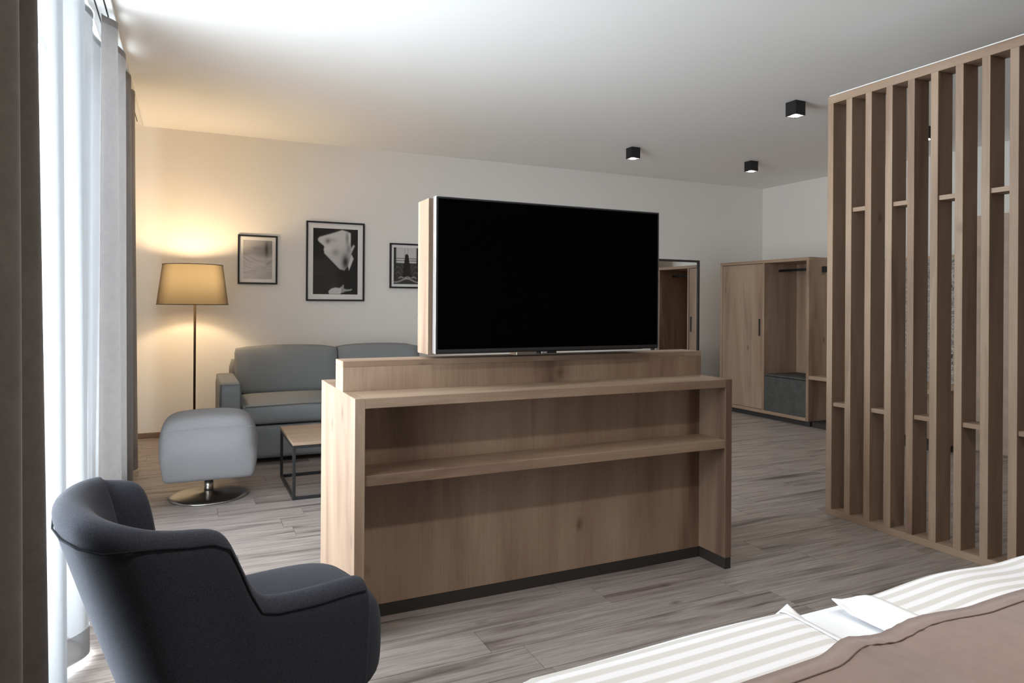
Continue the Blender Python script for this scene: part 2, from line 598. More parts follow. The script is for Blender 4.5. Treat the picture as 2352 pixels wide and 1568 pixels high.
add_box(bm, R_ - TH + .002, R_ - .002, YF + .002, YB - .004, 0.0, 0.048)
add_box(bm, L_ + TH, R_ - TH, YB - .02, YB - .005, 0.0, 0.045)
build('plinth', bm, TOE, t)

t = thing('tv_mount_panel', 'upright oak box panel standing on the console ledge behind the television', 'panel', (1.32, 2.582, ZH))
PX0, PX1, PZ0, PZ1 = 0.829, 1.82, 0.948, 1.545
boxo('panel_box', PX0, PX1, 2.518, 2.646, PZ0, PZ1, OAKZ, t, bevel=0.0015)
boxo('foot', 1.22, 1.40, 2.55, 2.62, ZH, PZ0, STEEL, t, bevel=0.001)

t = thing('television', 'large flat black television screen with thin silver edge on the oak console', 'television', (1.34, 2.45, 0.957))
TX0, TX1, TZ0, TZ1, TY0, TY1 = 0.831, 1.846, 0.956, 1.543, 2.436, 2.475
boxo('back_shell', TX0 + .002, TX1 - .002, TY0 + .012, TY1, TZ0 + .004, TZ1 - .003, BLACK, t, bevel=0.003)
boxo('mount', 1.2, 1.5, TY1, 2.5178, 1.15, 1.40, BLACK, t)
bm = bmesh.new()
e = 0.004
add_box(bm, TX0, TX0 + e, TY0 + .001, TY1 - .008, TZ0, TZ1, 0.0008)
add_box(bm, TX1 - e, TX1, TY0 + .001, TY1 - .008, TZ0, TZ1, 0.0008)
add_box(bm, TX0 + e, TX1 - e, TY0 + .001, TY1 - .008, TZ1 - e, TZ1, 0.0008)
build('edge_trim', bm, SILVER, t)
boxo('bottom_edge', TX0 + e, TX1 - e, TY0 + .001, TY1 - .008, TZ0, TZ0 + e, BLACK, t, bevel=0.0008)
bm = bmesh.new()
b_ = 0.009
add_box(bm, TX0 + e, TX0 + b_, TY0 - .001, TY0 + .012, TZ0 + e, TZ1 - e)
add_box(bm, TX1 - b_, TX1 - e, TY0 - .001, TY0 + .012, TZ0 + e, TZ1 - e)
add_box(bm, TX0 + b_, TX1 - b_, TY0 - .001, TY0 + .012, TZ1 - b_, TZ1 - e)
add_box(bm, TX0 + b_, TX1 - b_, TY0 - .001, TY0 + .012, TZ0 + e, TZ0 + .016)
build('bezel', bm, plain('tv_bezel', (40, 39, 39), 0.4), t)
SCREEN, nt_, b__ = new_mat('dark_screen')
b__.inputs['Base Color'].default_value = (0.0006, 0.0006, 0.0006, 1)
b__.inputs['Roughness'].default_value = 0.5
b__.inputs['Specular IOR Level'].default_value = 0.02
boxo('screen', TX0 + b_, TX1 - b_, TY0, TY0 + .012, TZ0 + .016, TZ1 - b_, SCREEN, t, bevel=0)
sn = boxo('sensor_bar', 1.262, 1.345, TY0 + .002, TY0 + .02, TZ0 - .009, TZ0, BLACK, t, bevel=0.002)
boxo('chrome_badge', 1.275, 1.300, TY0, TY0 + .003, TZ0 - .008, TZ0 - .001, SILVER, sn, bevel=0.0005)

# ------------------------------------------------------------------ slatted divider
XD, DD = 3.19, 0.108
t = thing('slat_divider', 'tall oak room divider of upright slats with small staggered shelves', 'room divider', (XD + DD / 2, 1.8, 0))
pitch, SW = 0.1165, 0.0358
nsl = 15
ytop = 2.7105
yend = ytop - (nsl - 1) * pitch - SW
boxo('bottom_rail', XD, XD + DD, yend, ytop, 0.0, 0.034, OAKY, t)
boxo('top_rail', XD, XD + DD, yend, ytop, 2.250, 2.292, OAKY, t)
boxo('top_trim', XD - .003, XD + DD, yend, ytop - .012, 2.292, 2.297, WHITE, t, bevel=0.001)
for k in range(nsl):
    y1 = ytop - k * pitch
    boxo('slat', XD, XD + DD, y1 - SW, y1, 0.034, 2.250, OAKZ, t, bevel=0.001)
for k in range(nsl - 1):
    ya, yb = ytop - (k + 1) * pitch, ytop - k * pitch - SW
    z = 0.606 if k % 2 == 0 else 1.655
    boxo('shelf', XD + .010, XD + DD - .006, ya, yb, z - .011, z + .011, OAKY, t, bevel=0.0008)

# ------------------------------------------------------------------ wardrobe, drawer box, bench, cupboard
XW, W0, W1, WZ = 5.30, 4.705, 5.903, 1.605
XWB = 5.86
t = thing('wardrobe', 'freestanding oak wardrobe with one closed door and an open hanging bay', 'wardrobe', (5.58, 5.3, 0))
q = 0.032
boxo('side_panel', XW, XWB, W1 - q, W1, 0.05, WZ - q, OAKZ, t)
boxo('side_panel', XW, XWB, W0, W0 + q, 0.05, WZ - q, OAKZ, t)
boxo('top_panel', XW, XWB, W0, W1, WZ - q, WZ, OAKY, t)
boxo('bottom_panel', XW, XWB, W0 + q, W1 - q, 0.05, 0.05 + q, OAKY, t)
boxo('partition', XW, XWB - .01, 5.262, 5.290, 0.05 + q, WZ - q, OAKZ, t)
boxo('back_panel', XWB - .11, XWB - .095, W0 + q, W1 - q, 0.05 + q, WZ - q, OAKZ, t)
boxo('plinth', XW + .03, XWB - .01, W0 + .008, W1 - .02, 0, 0.05, TOE, t)
d = boxo('door', XW + .004, XW + .024, 5.294, W1 - q - .004, 0.05 + q + .004, WZ - q - .004, OAKZ, t)
boxo('handle', XW - .004, XW + .006, 5.318, 5.336, 0.833, 1.007, BLACKM, d)
bm = bmesh.new()
add_tube(bm, [(5.505, W0 + q, 1.50), (5.505, 5.262, 1.50)], 0.0125, 12)
build('hanging_rail', bm, BLACK, t, smooth=True)
t = thing('drawer_box', 'dark grey chest with lid inside the open bay of the wardrobe', 'chest', (5.52, 5.0, 0.082))
boxo('box_body', XW + .006, XWB - .115, W0 + q + .002, 5.260, 0.0825, 0.430, STONEF, t)
boxo('lid', XW + .004, XWB - .112, W0 + q + .002, 5.260, 0.436, 0.452, STONEF, t)

t = thing('coat_bench', 'oak hallway bench with stone backed coat panel beside the wardrobe', 'bench', (5.6, 4.1, 0))
boxo('seat_board', XW, XWB + .05, 3.44, W0 - .001, 0.45, 0.484, OAKY, t)
boxo('end_panel', XW + .02, XWB + .05, 3.44, 3.47, 0.05, 0.45, OAKZ, t)
boxo('lower_panel', XW + .25, XW + .27, 3.47, W0 - .001, 0.05, 0.45, OAKZ, t)
boxo('plinth', XW + .04, XWB, 3.45, W0 - .01, 0, 0.05, TOE, t)
boxo('back_board', XWB + .03, XWB + .05, 3.44, W0 - .001, 0.484, 1.585, OAKZ, t)
bm = bmesh.new()
zc = 0.486
while zc < 1.56:
    h = random.uniform(0.018, 0.045)
    yy = 3.445
    while yy < W0 - .01:
        l = random.uniform(0.05, 0.16)
        add_box(bm, XWB + .03 - random.uniform(.008, .03), XWB + .031, yy + .0008, min(yy + l, W0 - .003) - .0008, zc, min(zc + h, 1.584) - .0015)
        yy += l
    zc += h
so = build('stone_facing', bm, STONE, t)
so['kind'] = 'stuff'
for (yy, zz) in ((4.25, 1.50), (4.25, 1.28), (4.02, 1.06), (3.80, 1.50), (4.50, 1.28)):
    bm = bmesh.new()
    add_box(bm, XWB - .03, XWB + .005, yy - .02, yy + .02, zz - .025, zz + .025, 0.002)
    add_box(bm, XWB - .06, XWB - .03, yy - .012, yy + .012, zz - .025, zz - .010, 0.002)
    build('coat_hook', bm, BLACK, t)
bm = bmesh.new()
add_box(bm, 5.468, 5.520, W0 - .030, W0, 1.465, 1.520, 0.002)
hk = tag(build('wall_hook', bm, BLACK), 'square black hook on the outer side of the wardrobe', 'hook')

t = thing('tall_cupboard', 'tall beige cupboard seen through the slats of the divider', 'cupboard', (5.95, 2.75, 0))
boxo('carcass', 5.672, 6.30, 2.0, 3.41, 0.0, 1.865, BEIGE, t)
for ya, yb in ((2.004, 2.702), (2.706, 3.406)):
    dd = boxo('door', 5.652, 5.671, ya, yb, 0.012, 1.862, BEIGE, t)
    boxo('handle', 5.640, 5.652, (yb - .03) if ya < 2.5 else (ya + .015), (yb - .015) if ya < 2.5 else (ya + .03), 0.9, 1.08, BLACKM, dd)

# ------------------------------------------------------------------ standing mirror
MIR, nt_, b__ = new_mat('mirror_silver')
b__.inputs['Base Color'].default_value = (0.82, 0.83, 0.82, 1)
b__.inputs['Metallic'].default_value = 1
b__.inputs['Roughness'].default_value = 0.01
t = thing('standing_mirror', 'tall free-standing mirror in a black frame beside the wardrobe', 'mirror', (4.66, 5.86, 0))
mx0, mx1, mz0, mz1, my = 4.36, 4.967, 0.03, 1.622, 5.86
bm = bmesh.new()
fr = 0.022
for a in ((mx0, mx0 + fr, mz0, mz1), (mx1 - fr, mx1, mz0, mz1), (mx0 + fr, mx1 - fr, mz0, mz0 + fr), (mx0 + fr, mx1 - fr, mz1 - fr, mz1)):
    add_box(bm, a[0], a[1], my - .012, my + .03, a[2], a[3], 0.001)
build('frame', bm, BLACKM, t)
boxo('mirror_glass', mx0 + fr, mx1 - fr, my, my + .005, mz0 + fr, mz1 - fr, MIR, t, bevel=0)
boxo('back_board', mx0 + .004, mx1 - .004, my + .006, my + .026, mz0 + .004, mz1 - .004, BLACK, t)
for xx in (mx0 + .05, mx1 - .09):
    boxo('foot', xx, xx + .04, my - .14, my + .20, 0, 0.03, BLACKM, t, bevel=0.002)

# ------------------------------------------------------------------ sofa
t = thing('sofa', 'grey two seat fabric sofa with square arms against the back wall', 'sofa', (1.1, 5.7, 0))
SX0, SX1, SY0, SY1 = 0.205, 2.02, 5.17, 6.30
def soft(name, x0, x1, y0, y1, z0, z1, mat, parent, r=0.03, bulge=0.0, lean=0.0, seg=4):
    bm = bmesh.new()
    add_box(bm, x0, x1, y0, y1, z0, z1)
    bmesh.ops.subdivide_edges(bm, edges=bm.edges[:], cuts=7, use_grid_fill=True)
    cx, cy, cz = (x0 + x1) / 2, (y0 + y1) / 2, (z0 + z1) / 2
    hx, hy, hz = (x1 - x0) / 2, (y1 - y0) / 2, (z1 - z0) / 2
    for v in bm.verts:
        a, b, c = (v.co.x - cx) / hx, (v.co.y - cy) / hy, (v.co.z - cz) / hz
        # round the box edges
        p = Vector((v.co.x, v.co.y, v.co.z))
        inner = Vector((cx + max(-(hx - r), min(hx - r, p.x - cx)), cy + max(-(hy - r), min(hy - r, p.y - cy)), cz + max(-(hz - r), min(hz - r, p.z - cz))))
        dv = p - inner
        if dv.length > 1e-6:
            k = max(abs(dv.x), abs(dv.y), abs(dv.z))
            p = inner + dv.normalized() * min(dv.length, r)
        if bulge:
            wgt = (1 - a * a) * (1 - b * b)
            if c > 0.5:
                p.z += bulge * wgt
            wgt2 = (1 - a * a) * (1 - c * c)
            if b < -0.5:
                p.y -= bulge * wgt2
        if lean:
            p.y += lean * (c + 1) / 2
        v.co = p
    o = build(name, bm, mat, parent, smooth=True)
    return o

def piping(name, pts, mat, parent, r=0.004):
    bm = bmesh.new()
    add_tube(bm, pts, r, 6)
    return build(name, bm, mat, parent, smooth=True)

SOFAP = fabric('sofa_piping', (96, 97, 99), 0.05)
soft('base', SX0 + .14, SX1 - .14, SY0 + .012, SY1 - .12, 0.035, 0.270, SOFA, t, r=0.012)
for x0, x1 in ((0.350, 1.155), (1.160, 1.875)):
    c_ = soft('seat_cushion', x0, x1, SY0, 5.95, 0.274, 0.418, SOFA, t, r=0.022, bulge=0.018)
    piping('seam', [(x0 + .02, SY0 - .002, 0.408), ((x0 + x1) / 2, SY0 - .012, 0.416), (x1 - .02, SY0 - .002, 0.408)], SOFAP, c_, 0.003)
    b_c = soft('back_cushion', x0, x1, 5.83, 6.02, 0.415, 0.775, SOFA, t, r=0.03, bulge=0.02, lean=0.10)
    piping('seam', [(x0 + .012, 5.835 + .02, 0.45), (x0 + .012, 5.93, 0.73)], SOFAP, b_c, 0.003)
for x0, x1 in ((SX0, 0.348), (1.877, SX1)):
    a_ = soft('armrest', x0, x1, SY0, 6.06, 0.035, 0.575, SOFA, t, r=0.022)
    piping('seam', [(x0 + .006, SY0 + .004, 0.07), (x0 + .006, SY0 + .004, 0.568), (x1 - .006, SY0 + .004, 0.568), (x1 - .006, SY0 + .004, 0.07)], SOFAP, a_, 0.003)
soft('back_frame', 0.318, 1.905, 6.03, SY1, 0.035, 0.685, SOFA, t, r=0.06)
for xx in (SX0 + .05, 1.1, SX1 - .08):
    for yy in (SY0 + .04, SY1 - .12):
        boxo('glide', xx, xx + .04, yy, yy + .04, 0, 0.04, BLACK, t)

# ------------------------------------------------------------------ coffee table
t = thing('coffee_table', 'low square coffee table with oak top on a thin black metal frame', 'table', (1.0, 4.93, 0))
cx0, cx1, cy0, cy1, cz = 0.556, 1.26, 4.150, 4.745, 0.333
boxo('table_top', cx0, cx1, cy0, cy1, cz - .018, cz, OAKX, t, bevel=0.0012)
tb = 0.017
for xx in (cx0, cx1 - tb):
    for yy in (cy0, cy1 - tb):
        boxo('leg', xx, xx + tb, yy, yy + tb, 0, cz - .018, BLACKM, t, bevel=0.001)
for zz in (0.0, cz - .018 - tb):
    nm = 'floor_bar' if zz == 0 else 'top_bar'
    for yy in (cy0, cy1 - tb):
        boxo(nm, cx0 + tb, cx1 - tb, yy, yy + tb, zz, zz + tb, BLACKM, t, bevel=0.001)
    for xx in (cx0, cx1 - tb):
        boxo(nm, xx, xx + tb, cy0 + tb, cy1 - tb, zz, zz + tb, BLACKM, t, bevel=0.001)

# ------------------------------------------------------------------ swivel ottoman
OX, OY = 0.121, 4.456
t = thing('ottoman', 'light grey swivel footstool on a round steel disc base', 'footstool', (OX, OY, 0))
bm = bmesh.new()
n = 18
add_box(bm, -1, 1, -1, 1, -1, 1)
bmesh.ops.subdivide_edges(bm, edges=bm.edges[:], cuts=n, use_grid_fill=True)
for v in bm.verts:
    a, b, c = v.co
    p = 7.0 if c > 0 else 7.0 + 22.0 * min(1, -c * 1.6)
    m_ = max(abs(a), abs(b), abs(c))
    nrm = (abs(a) ** p + abs(b) ** p + abs(c) ** p) ** (1 / p)
    a, b, c = (a * m_ / nrm, b * m_ / nrm, c * m_ / nrm)
    wx = 0.254 - 0.018 * max(0, -c) ** 1.5 - 0.034 * max(0, c - .1) ** 2
    wy = 0.225 - 0.02 * max(0, -c) - 0.035 * max(0, c - .1)
    bul = 0.012 * (1 - b * b)
    x = a * (wx + bul * (1 - c * c))
    yv = b * (wy + 0.014 * (1 - c * c) * (1 - a * a))
    z = 0.304 + c * 0.180
    if c > 0:
        z += 0.016 * (1 - a * a) * c
    else:
        z += 0.012 * (-c) * (-b) + 0.0
    v.co = (x, yv, z)
bd = build('upholstery', bm, OTTO, t, smooth=True, local=True)
OTP = fabric('ottoman_seam', (140, 143, 149), 0.05)
bm = bmesh.new()
add_tube(bm, [(-0.240 + 0.48 * i / 12, -0.217 - 0.012 * math.sin(math.pi * i / 12), 0.428 + 0.014 * math.sin(math.pi * i / 12)) for i in range(13)], 0.0022, 6)
build('seam', bm, OTP, bd, smooth=True, local=True)
bm = bmesh.new()
add_lathe(bm, [(0.02, 0.09), (0.02, 0.112), (0.06, 0.118), (0.06, 0.14)], 0, 0, 24)
build('swivel_collar', bm, BLACK, t, smooth=False, local=True)
bm = bmesh.new()
add_lathe(bm, [(0.026, 0.025), (0.024, 0.092), (0.020, 0.094)], 0, 0, 32)
build('column', bm, STEEL, t, smooth=True, local=True)
bm = bmesh.new()
add_lathe(bm, [(0.214, 0.0), (0.218, 0.004), (0.216, 0.008), (0.19, 0.013), (0.11, 0.020), (0.05, 0.027), (0.026, 0.034)], 0, 0, 64)
build('disc_base', bm, STEEL, t, smooth=True, local=True)

# ------------------------------------------------------------------ floor lamp
LX, LY = 0.055, 6.08
t = thing('floor_lamp', 'floor lamp with glowing taupe drum shade standing behind the footstool', 'lamp', (LX, LY, 0))
SHADE = bpy.data.materials.new('lamp_shade_fabric')
SHADE.use_nodes = True
nt = SHADE.node_tree
nt.nodes.clear()
out = node(nt, 'ShaderNodeOutputMaterial')
tl = node(nt, 'ShaderNodeBsdfTranslucent', in_Color=(0.145, 0.120, 0.080, 1))
df = node(nt, 'ShaderNodeBsdfDiffuse', in_Color=lin((120, 104, 90)))
mx = node(nt, 'ShaderNodeMixShader')
lw = node(nt, 'ShaderNodeLayerWeight')
lw.inputs['Blend'].default_value = 0.5
mr = node(nt, 'ShaderNodeMapRange')
mr.inputs['From Min'].default_value = 0.25
mr.inputs['From Max'].default_value = 0.85
mr.inputs['To Min'].default_value = 0.62
mr.inputs['To Max'].default_value = 0.98
nt.links.new(lw.outputs['Facing'], mr.inputs['Value'])
nt.links.new(mr.outputs[0], mx.inputs[0])
nt.links.new(tl.outputs[0], mx.inputs[1])
nt.links.new(df.outputs[0], mx.inputs[2])
nt.links.new(mx.outputs[0], out.inputs[0])
bm = bmesh.new()
add_lathe(bm, [(0.262, 1.122), (0.2205, 1.440)], LX - .015, LY, 64, cap=False)
build('shade', bm, SHADE, t, smooth=True)
DK = plain('shade_trim', (58, 48, 40), 0.8)
for r_, z_ in ((0.2625, 1.124), (0.2210, 1.438)):
    bm = bmesh.new()
    add_tube(bm, [(LX - .015 + r_ * math.cos(2 * math.pi * i / 64), LY + r_ * math.sin(2 * math.pi * i / 64), z_) for i in range(64)], 0.003, 6, True)
    build('shade_ring', bm, DK, t, smooth=True)
bm = bmesh.new()
add_tube(bm, [(LX, LY, 0.02), (LX, LY, 1.19)], 0.009, 12)
build('pole', bm, plain('bronze_pole', (64, 50, 38), 0.4, metal=0.6), t, smooth=True)
bm = bmesh.new()
add_lathe(bm, [(0.135, 0.0), (0.137, 0.004), (0.135, 0.016), (0.02, 0.022)], LX, LY, 48)
build('base', bm, BLACKM, t, smooth=False)
bm = bmesh.new()
add_lathe(bm, [(0.015, 1.19), (0.017, 1.23), (0.030, 1.262), (0.030, 1.285), (0.018, 1.305), (0.004, 1.312)], LX, LY, 20)
build('bulb', bm, emit_mat('bulb_glow', (1.0, 0.72, 0.40, 1), 40), t, smooth=True)
ld = bpy.data.lights.new('lamp_light', 'POINT')
ld.energy = LAMP_W
ld.color = (1.0, 0.74, 0.43)
ld.shadow_soft_size = 0.04
lo = bpy.data.objects.new('lamp_light', ld)
COL.objects.link(lo)
lo.parent = t
lo.location = (-0.005, 0, 1.335)

# ------------------------------------------------------------------ ceiling spotlights
LENS = emit_mat('spot_lens', (1.0, 0.93, 0.84, 1), 18)
def spotlight(x, y, label, watts=SPOT_W):
    t = thing('ceiling_spotlight', label, 'spotlight', (x, y, RZ), 'black cube spotlights on the ceiling')
    h, z0 = 0.047, RZ - 0.100
    bm = bmesh.new()
    tw = 0.006
    add_box(bm, x - h, x + h, y - h, y - h + tw, z0, RZ)
    add_box(bm, x - h, x + h, y + h - tw, y + h, z0, RZ)
    add_box(bm, x - h, x - h + tw, y - h + tw, y + h - tw, z0, RZ)
    add_box(bm, x + h - tw, x + h, y - h + tw, y + h - tw, z0, RZ)
    add_box(bm, x - h + tw, x + h - tw, y - h + tw, y + h - tw, z0 + .02, RZ)
    build('housing', bm, BLACK, t)
    bm = bmesh.new()
    add_lathe(bm, [(0.030, z0 - .002), (0.030, z0 + .020)], x, y, 24)
    build('lens', bm, LENS, t)
    sd = bpy.data.lights.new('spot_light', 'SPOT')
    sd.energy = watts
    sd.color = (1.0, 0.95, 0.88)
    sd.spot_size = math.radians(125)
    sd.spot_blend = 0.7
    sd.shadow_soft_size = 0.06
    so = bpy.data.objects.new('spot_light', sd)
    COL.objects.link(so)
    so.parent = t
    so.location = (0, 0, -0.106)
spotlight(3.96, 3.645, 'black cube ceiling spotlight, the large one near the slatted divider top')
spotlight(3.77, 5.38, 'black cube ceiling spotlight above the television, away from the divider')
spotlight(5.20, 5.35, 'black cube ceiling spotlight nearest the corner above the wardrobe')
spotlight(5.47, 3.69, 'black cube ceiling spotlight glimpsed between the slats of the divider')

spotlight(0.40, 0.70, 'unseen black cube spotlight added as fill over the bed, on the window side', BED_FILL_W)  # this and the next are added, out of frame, to brighten bed and console front
spotlight(1.60, 0.70, 'unseen black cube spotlight added as fill over the bed, on the divider side', BED_FILL_W)

# ------------------------------------------------------------------ framed pictures
def blur(a, k):
    for _ in range(k):
        p = np.pad(a, 1, mode='edge')
        a = (p[:-2, 1:-1] + p[2:, 1:-1] + p[1:-1, :-2] + p[1:-1, 2:] + 2 * a) / 6
    return a

def poly_mask(X, Y, pts):
    m = np.zeros(X.shape, bool)
    n = len(pts)
    for i in range(n):
        (x1, y1), (x2, y2) = pts[i], pts[(i + 1) % n]
        c = ((y1 > Y) != (y2 > Y)) & (X < (x2 - x1) * (Y - y1) / (y2 - y1 + 1e-9) + x1)
        m ^= c
    return m.astype(float)

def art_soft(X, Y):
    a = 0.46 + 0.10 * np.sin(3.2 * X + 1.2) + 0.05 * np.sin(9 * Y + 3 * X)
    a -= 0.26 * np.exp(-((X - .80) ** 2 / .004 + (Y - .22) ** 2 / .05)) + 0.14 * np.exp(-((X - .45) ** 2 / .03 + (Y - .20) ** 2 / .003))
    a += 0.24 / (1 + np.exp(-(Y - .40 + .03 * np.sin(6 * X)) * 60))
    for k in range(9):                                   # folds of cloth sweeping round the hand
        f = Y - (.44 + .062 * k) - .11 * np.sin(2.6 * X + .45 * k - .4) + .22 * (X - .55) ** 2
        a -= (0.26 - .012 * k) * np.exp(-(f / .013) ** 2) * (0.35 + 0.65 * np.sin(3.6 * X + 1.3 * k) ** 2)
    hand = blur(poly_mask(X, Y, [(.30, .92), (.34, .80), (.38, .68), (.50, .58), (.68, .56), (.80, .63), (.74, .69), (.64, .68), (.62, .82), (.57, .82), (.56, .72), (.53, .86), (.48, .86), (.48, .74), (.44, .90), (.39, .90), (.41, .76), (.35, .93)]), 1)
    arm = blur(poly_mask(X, Y, [(.0, .98), (.14, .80), (.30, .74), (.36, .84), (.20, .98)]), 2)
    m = np.clip(hand + .7 * arm, 0, 1)
    a = a * (1 - .75 * m) + .75 * m * (.74 - .20 * (Y - .6))
    return blur(np.clip(a, .10, .85), 1) * 0.85, (1.0, 0.965, 0.955)

def art_portrait(X, Y):
    a = np.full(X.shape, 0.014)
    a = a + 0.016 / (1 + np.exp(-(Y - .44) * 40)) / (1 + np.exp((X - .52) * 30))
    f = poly_mask(X, Y, [(.64, .015), (.45, .065), (.14, .135), (.105, .165), (.115, .20), (.20, .245), (.25, .27), (.235, .32), (.25, .385), (.36, .455), (.50, .55), (.60, .615), (.70, .63), (.78, .56), (.82, .45),
                         (.86, .36), (.93, .25), (.90, .235), (.85, .29), (.83, .20), (.84, .06), (.76, .035)])
    g = lambda cx, cy, sx, sy: np.exp(-((X - cx) ** 2 / sx + (Y - cy) ** 2 / sy))
    sh = 0.70 - .25 * Y - .42 * g(.32, .195, .003, .0016) - .26 * g(.50, .36, .007, .003) - .16 * g(.42, .17, .010, .0006)
    sh = sh - .55 * g(.72, .50, .008, .016) - .38 * g(.76, .13, .0016, .010) - .30 * g(.80, .30, .003, .006) + .20 * g(.82, .14, .0006, .008) + .10 * g(.30, .30, .01, .004)
    f = blur(f, 2)
    a = a * (1 - f) + f * np.clip(sh, .03, .8)
    c = blur(poly_mask(X, Y, [(.855, .38), (.905, .45), (.80, .63), (.78, .55)]), 1)
    a = a * (1 - c) + c * .66
    h = blur(poly_mask(X, Y, [(.34, .955), (.40, .915), (.50, .895), (.60, .905), (.66, .86), (.69, .845), (.68, .91), (.78, .925), (.88, .915), (.84, .94), (.72, .955), (.62, .985), (.60, .995), (.36, .995)]), 1)
    a = a * (1 - h) + h * (.62 - .25 * (X > .62))
    return a, (1.0, 0.97, 0.96)

def art_scene(X, Y):
    a = np.where(Y < .42, .62, .05) + 0 * X
    a -= .30 * (np.abs(((X * 9) % 1) - .5) > .46) * (Y < .42)
    a = np.where((np.abs(Y - .30) < .012) | (np.abs(Y - .36) < .01), .10, a)
    a = np.where((X < .10) | (X > .90), .03, a)
    a = a + .06 * (np.sin(40 * Y + 6 * np.sin(9 * X)) > .6) * (Y > .45) * (Y < .75)
    tow = poly_mask(X, Y, [(.46, .19), (.52, .17), (.58, .20), (.62, .38), (.70, .80), (.34, .80), (.42, .38)])
    a = a * (1 - tow) + tow * .02
    for k, (c, s) in enumerate(((.30, .10), (.55, .13), (.80, .10))):
        f = Y - (.80 + .06 * np.abs(X - c) / s * .6)
        a += .35 * np.exp(-(f / .016) ** 2) * (np.abs(X - c) < s)
    f = Y - (.90 + .05 * np.sin(7 * X + 1))
    a += .4 * np.exp(-(f / .015) ** 2)
    return blur(np.clip(a, .01, .7), 1), (1.0, 0.99, 0.97)

PRINT, nt, b = new_mat('photo_print')
at = node(nt, 'ShaderNodeVertexColor', layer_name='print')
nt.links.new(at.outputs[0], b.inputs['Base Color'])
b.inputs['Roughness'].default_value = 0.6
b.inputs['Specular IOR Level'].default_value = 0.2

def picture(label, x0, x1, z0, z1, px, pz, art, nx, nz):
    t = thing('framed_picture', label, 'picture', ((x0 + x1) / 2, RY1, z0), 'framed black and white photographs above the sofa')
    fw_, d = 0.0145, 0.022
    ya, yb = RY1 - d, RY1 - 0.001
    bm = bmesh.new()
    add_box(bm, x0, x0 + fw_, ya, yb, z0, z1, 0.001)
    add_box(bm, x1 - fw_, x1, ya, yb, z0, z1, 0.001)
    add_box(bm, x0 + fw_, x1 - fw_, ya, yb, z0, z0 + fw_, 0.001)
    add_box(bm, x0 + fw_, x1 - fw_, ya, yb, z1 - fw_, z1, 0.001)
    build('frame', bm, BLACK, t)
    boxo('mount_board', x0 + fw_, x1 - fw_, yb - .008, yb, z0 + fw_, z1 - fw_, MAT, t, bevel=0)
    u_ = (np.arange(nx + 1)) / nx
    v_ = (np.arange(nz + 1)) / nz
    XX, YY = np.meshgrid(u_, v_)
    A, tint = art(XX, YY)
    bm = bmesh.new()
    qx0, qx1, qz0, qz1 = x0 + px, x1 - px, z0 + pz, z1 - pz
    add_grid(bm, [[(qx0 + (qx1 - qx0) * u_[i], yb - .0088, qz1 - (qz1 - qz0) * v_[j]) for i in range(nx + 1)] for j in range(nz + 1)])
    o = build('photo_print', bm, PRINT, t)
    ca = o.data.color_attributes.new('print', 'FLOAT_COLOR', 'POINT')
    colr = np.ones((A.size, 4), np.float32)
    for k in range(3):
        colr[:, k] = A.reshape(-1) * tint[k]
    ca.data.foreach_set('color', colr.reshape(-1))
    boxo('glass', x0 + fw_, x1 - fw_, ya + .004, ya + .006, z0 + fw_, z1 - fw_, PGLASS, t, bevel=0)
picture('small framed pale photograph of draped cloth and a hand, nearest the floor lamp', 0.399, 0.731, 1.306, 1.740, 0.044, 0.045, art_soft, 70, 96)
picture('large framed dark portrait photograph of a raised chin and collar above the sofa', 0.982, 1.516, 1.161, 1.895, 0.062, 0.062, art_portrait, 100, 148)
picture('small framed black and white waterfront photograph half hidden behind the television panel', 1.762, 2.094, 1.290, 1.724, 0.040, 0.040, art_scene, 70, 96)

# ------------------------------------------------------------------ armchair
CA = math.radians(13)
t = thing('armchair', 'dark grey upholstered tub armchair with high wrap-around back', 'armchair', (0.131, 1.560, 0), rotz=CA)
VW = 0.50      # outer width; near side at v = 0, far side at v = VW
secs = []      # base(u,v), top(u,v), ztop, normal
def side(v_, nrm, low, du):
    zl = low
    prof = [(0.272, zl - .010), (0.262, zl + .002), (0.235, zl + .004), (0.14, zl), (0.055, zl + .004), (0.020, zl + .014), (-0.004 + du, zl + .06), (-0.028 + du, 0.610), (-0.048 + du, 0.655), (-0.080 + du, 0.672), (-0.13 + du, 0.676), (-0.18 + du * .5, 0.684)]
    for u_, z_ in prof:
        bu = u_ if u_ > 0 else u_ * 0.55
        secs_.append(((bu, v_ - nrm * 0.03), (u_, v_), z_, (0.0, nrm)))
secs_ = []
side(0.0, -1, 0.490, 0.0)
near = secs_
secs_ = []
side(VW, 1, 0.385, -0.085)
far = [(b0, t0, z0 + (0.030 if z0 > 0.6 else 0.0), n0) for b0, t0, z0, n0 in secs_[::-1]]
back = []
for k in range(1, 10):
    a = math.pi * k / 10
    nu, nv = -math.sin(a), -math.cos(a)
    cu, cv = -0.185, VW / 2
    ru, rv = 0.165, VW / 2
    zt = 0.684 + 0.022 * math.sin(a) ** 0.7 + 0.030 * k / 10
    back.append(((cu * .5 + .055 * nu, cv + (rv - .03) * nv), (cu + ru * nu, cv + rv * nv), zt, (nu, nv)))
secs = near + back + far
T_ = 0.088
P = []
for (bu, bv), (tu, tv), zt, (nu, nv) in secs:
    zb = 0.13
    def at(f, off, z):
        return (bu + (tu - bu) * f - nu * off, bv + (tv - bv) * f - nv * off, z)
    zm = zb + (zt - zb) * 0.5
    P.append([at(0, 0, zb), at(.12, 0, zb + .02), at(.55, -.004, zm), at(.93, -.002, zt - .06), at(1.0, .004, zt - .022), at(1.0, .030, zt), at(1.0, .062, zt - .004),
              at(.96, .086, zt - .035), at(.75, .092, max(.30, zt - .17)), at(.4, .10, 0.28)])
bm = bmesh.new()
V = add_grid(bm, P)
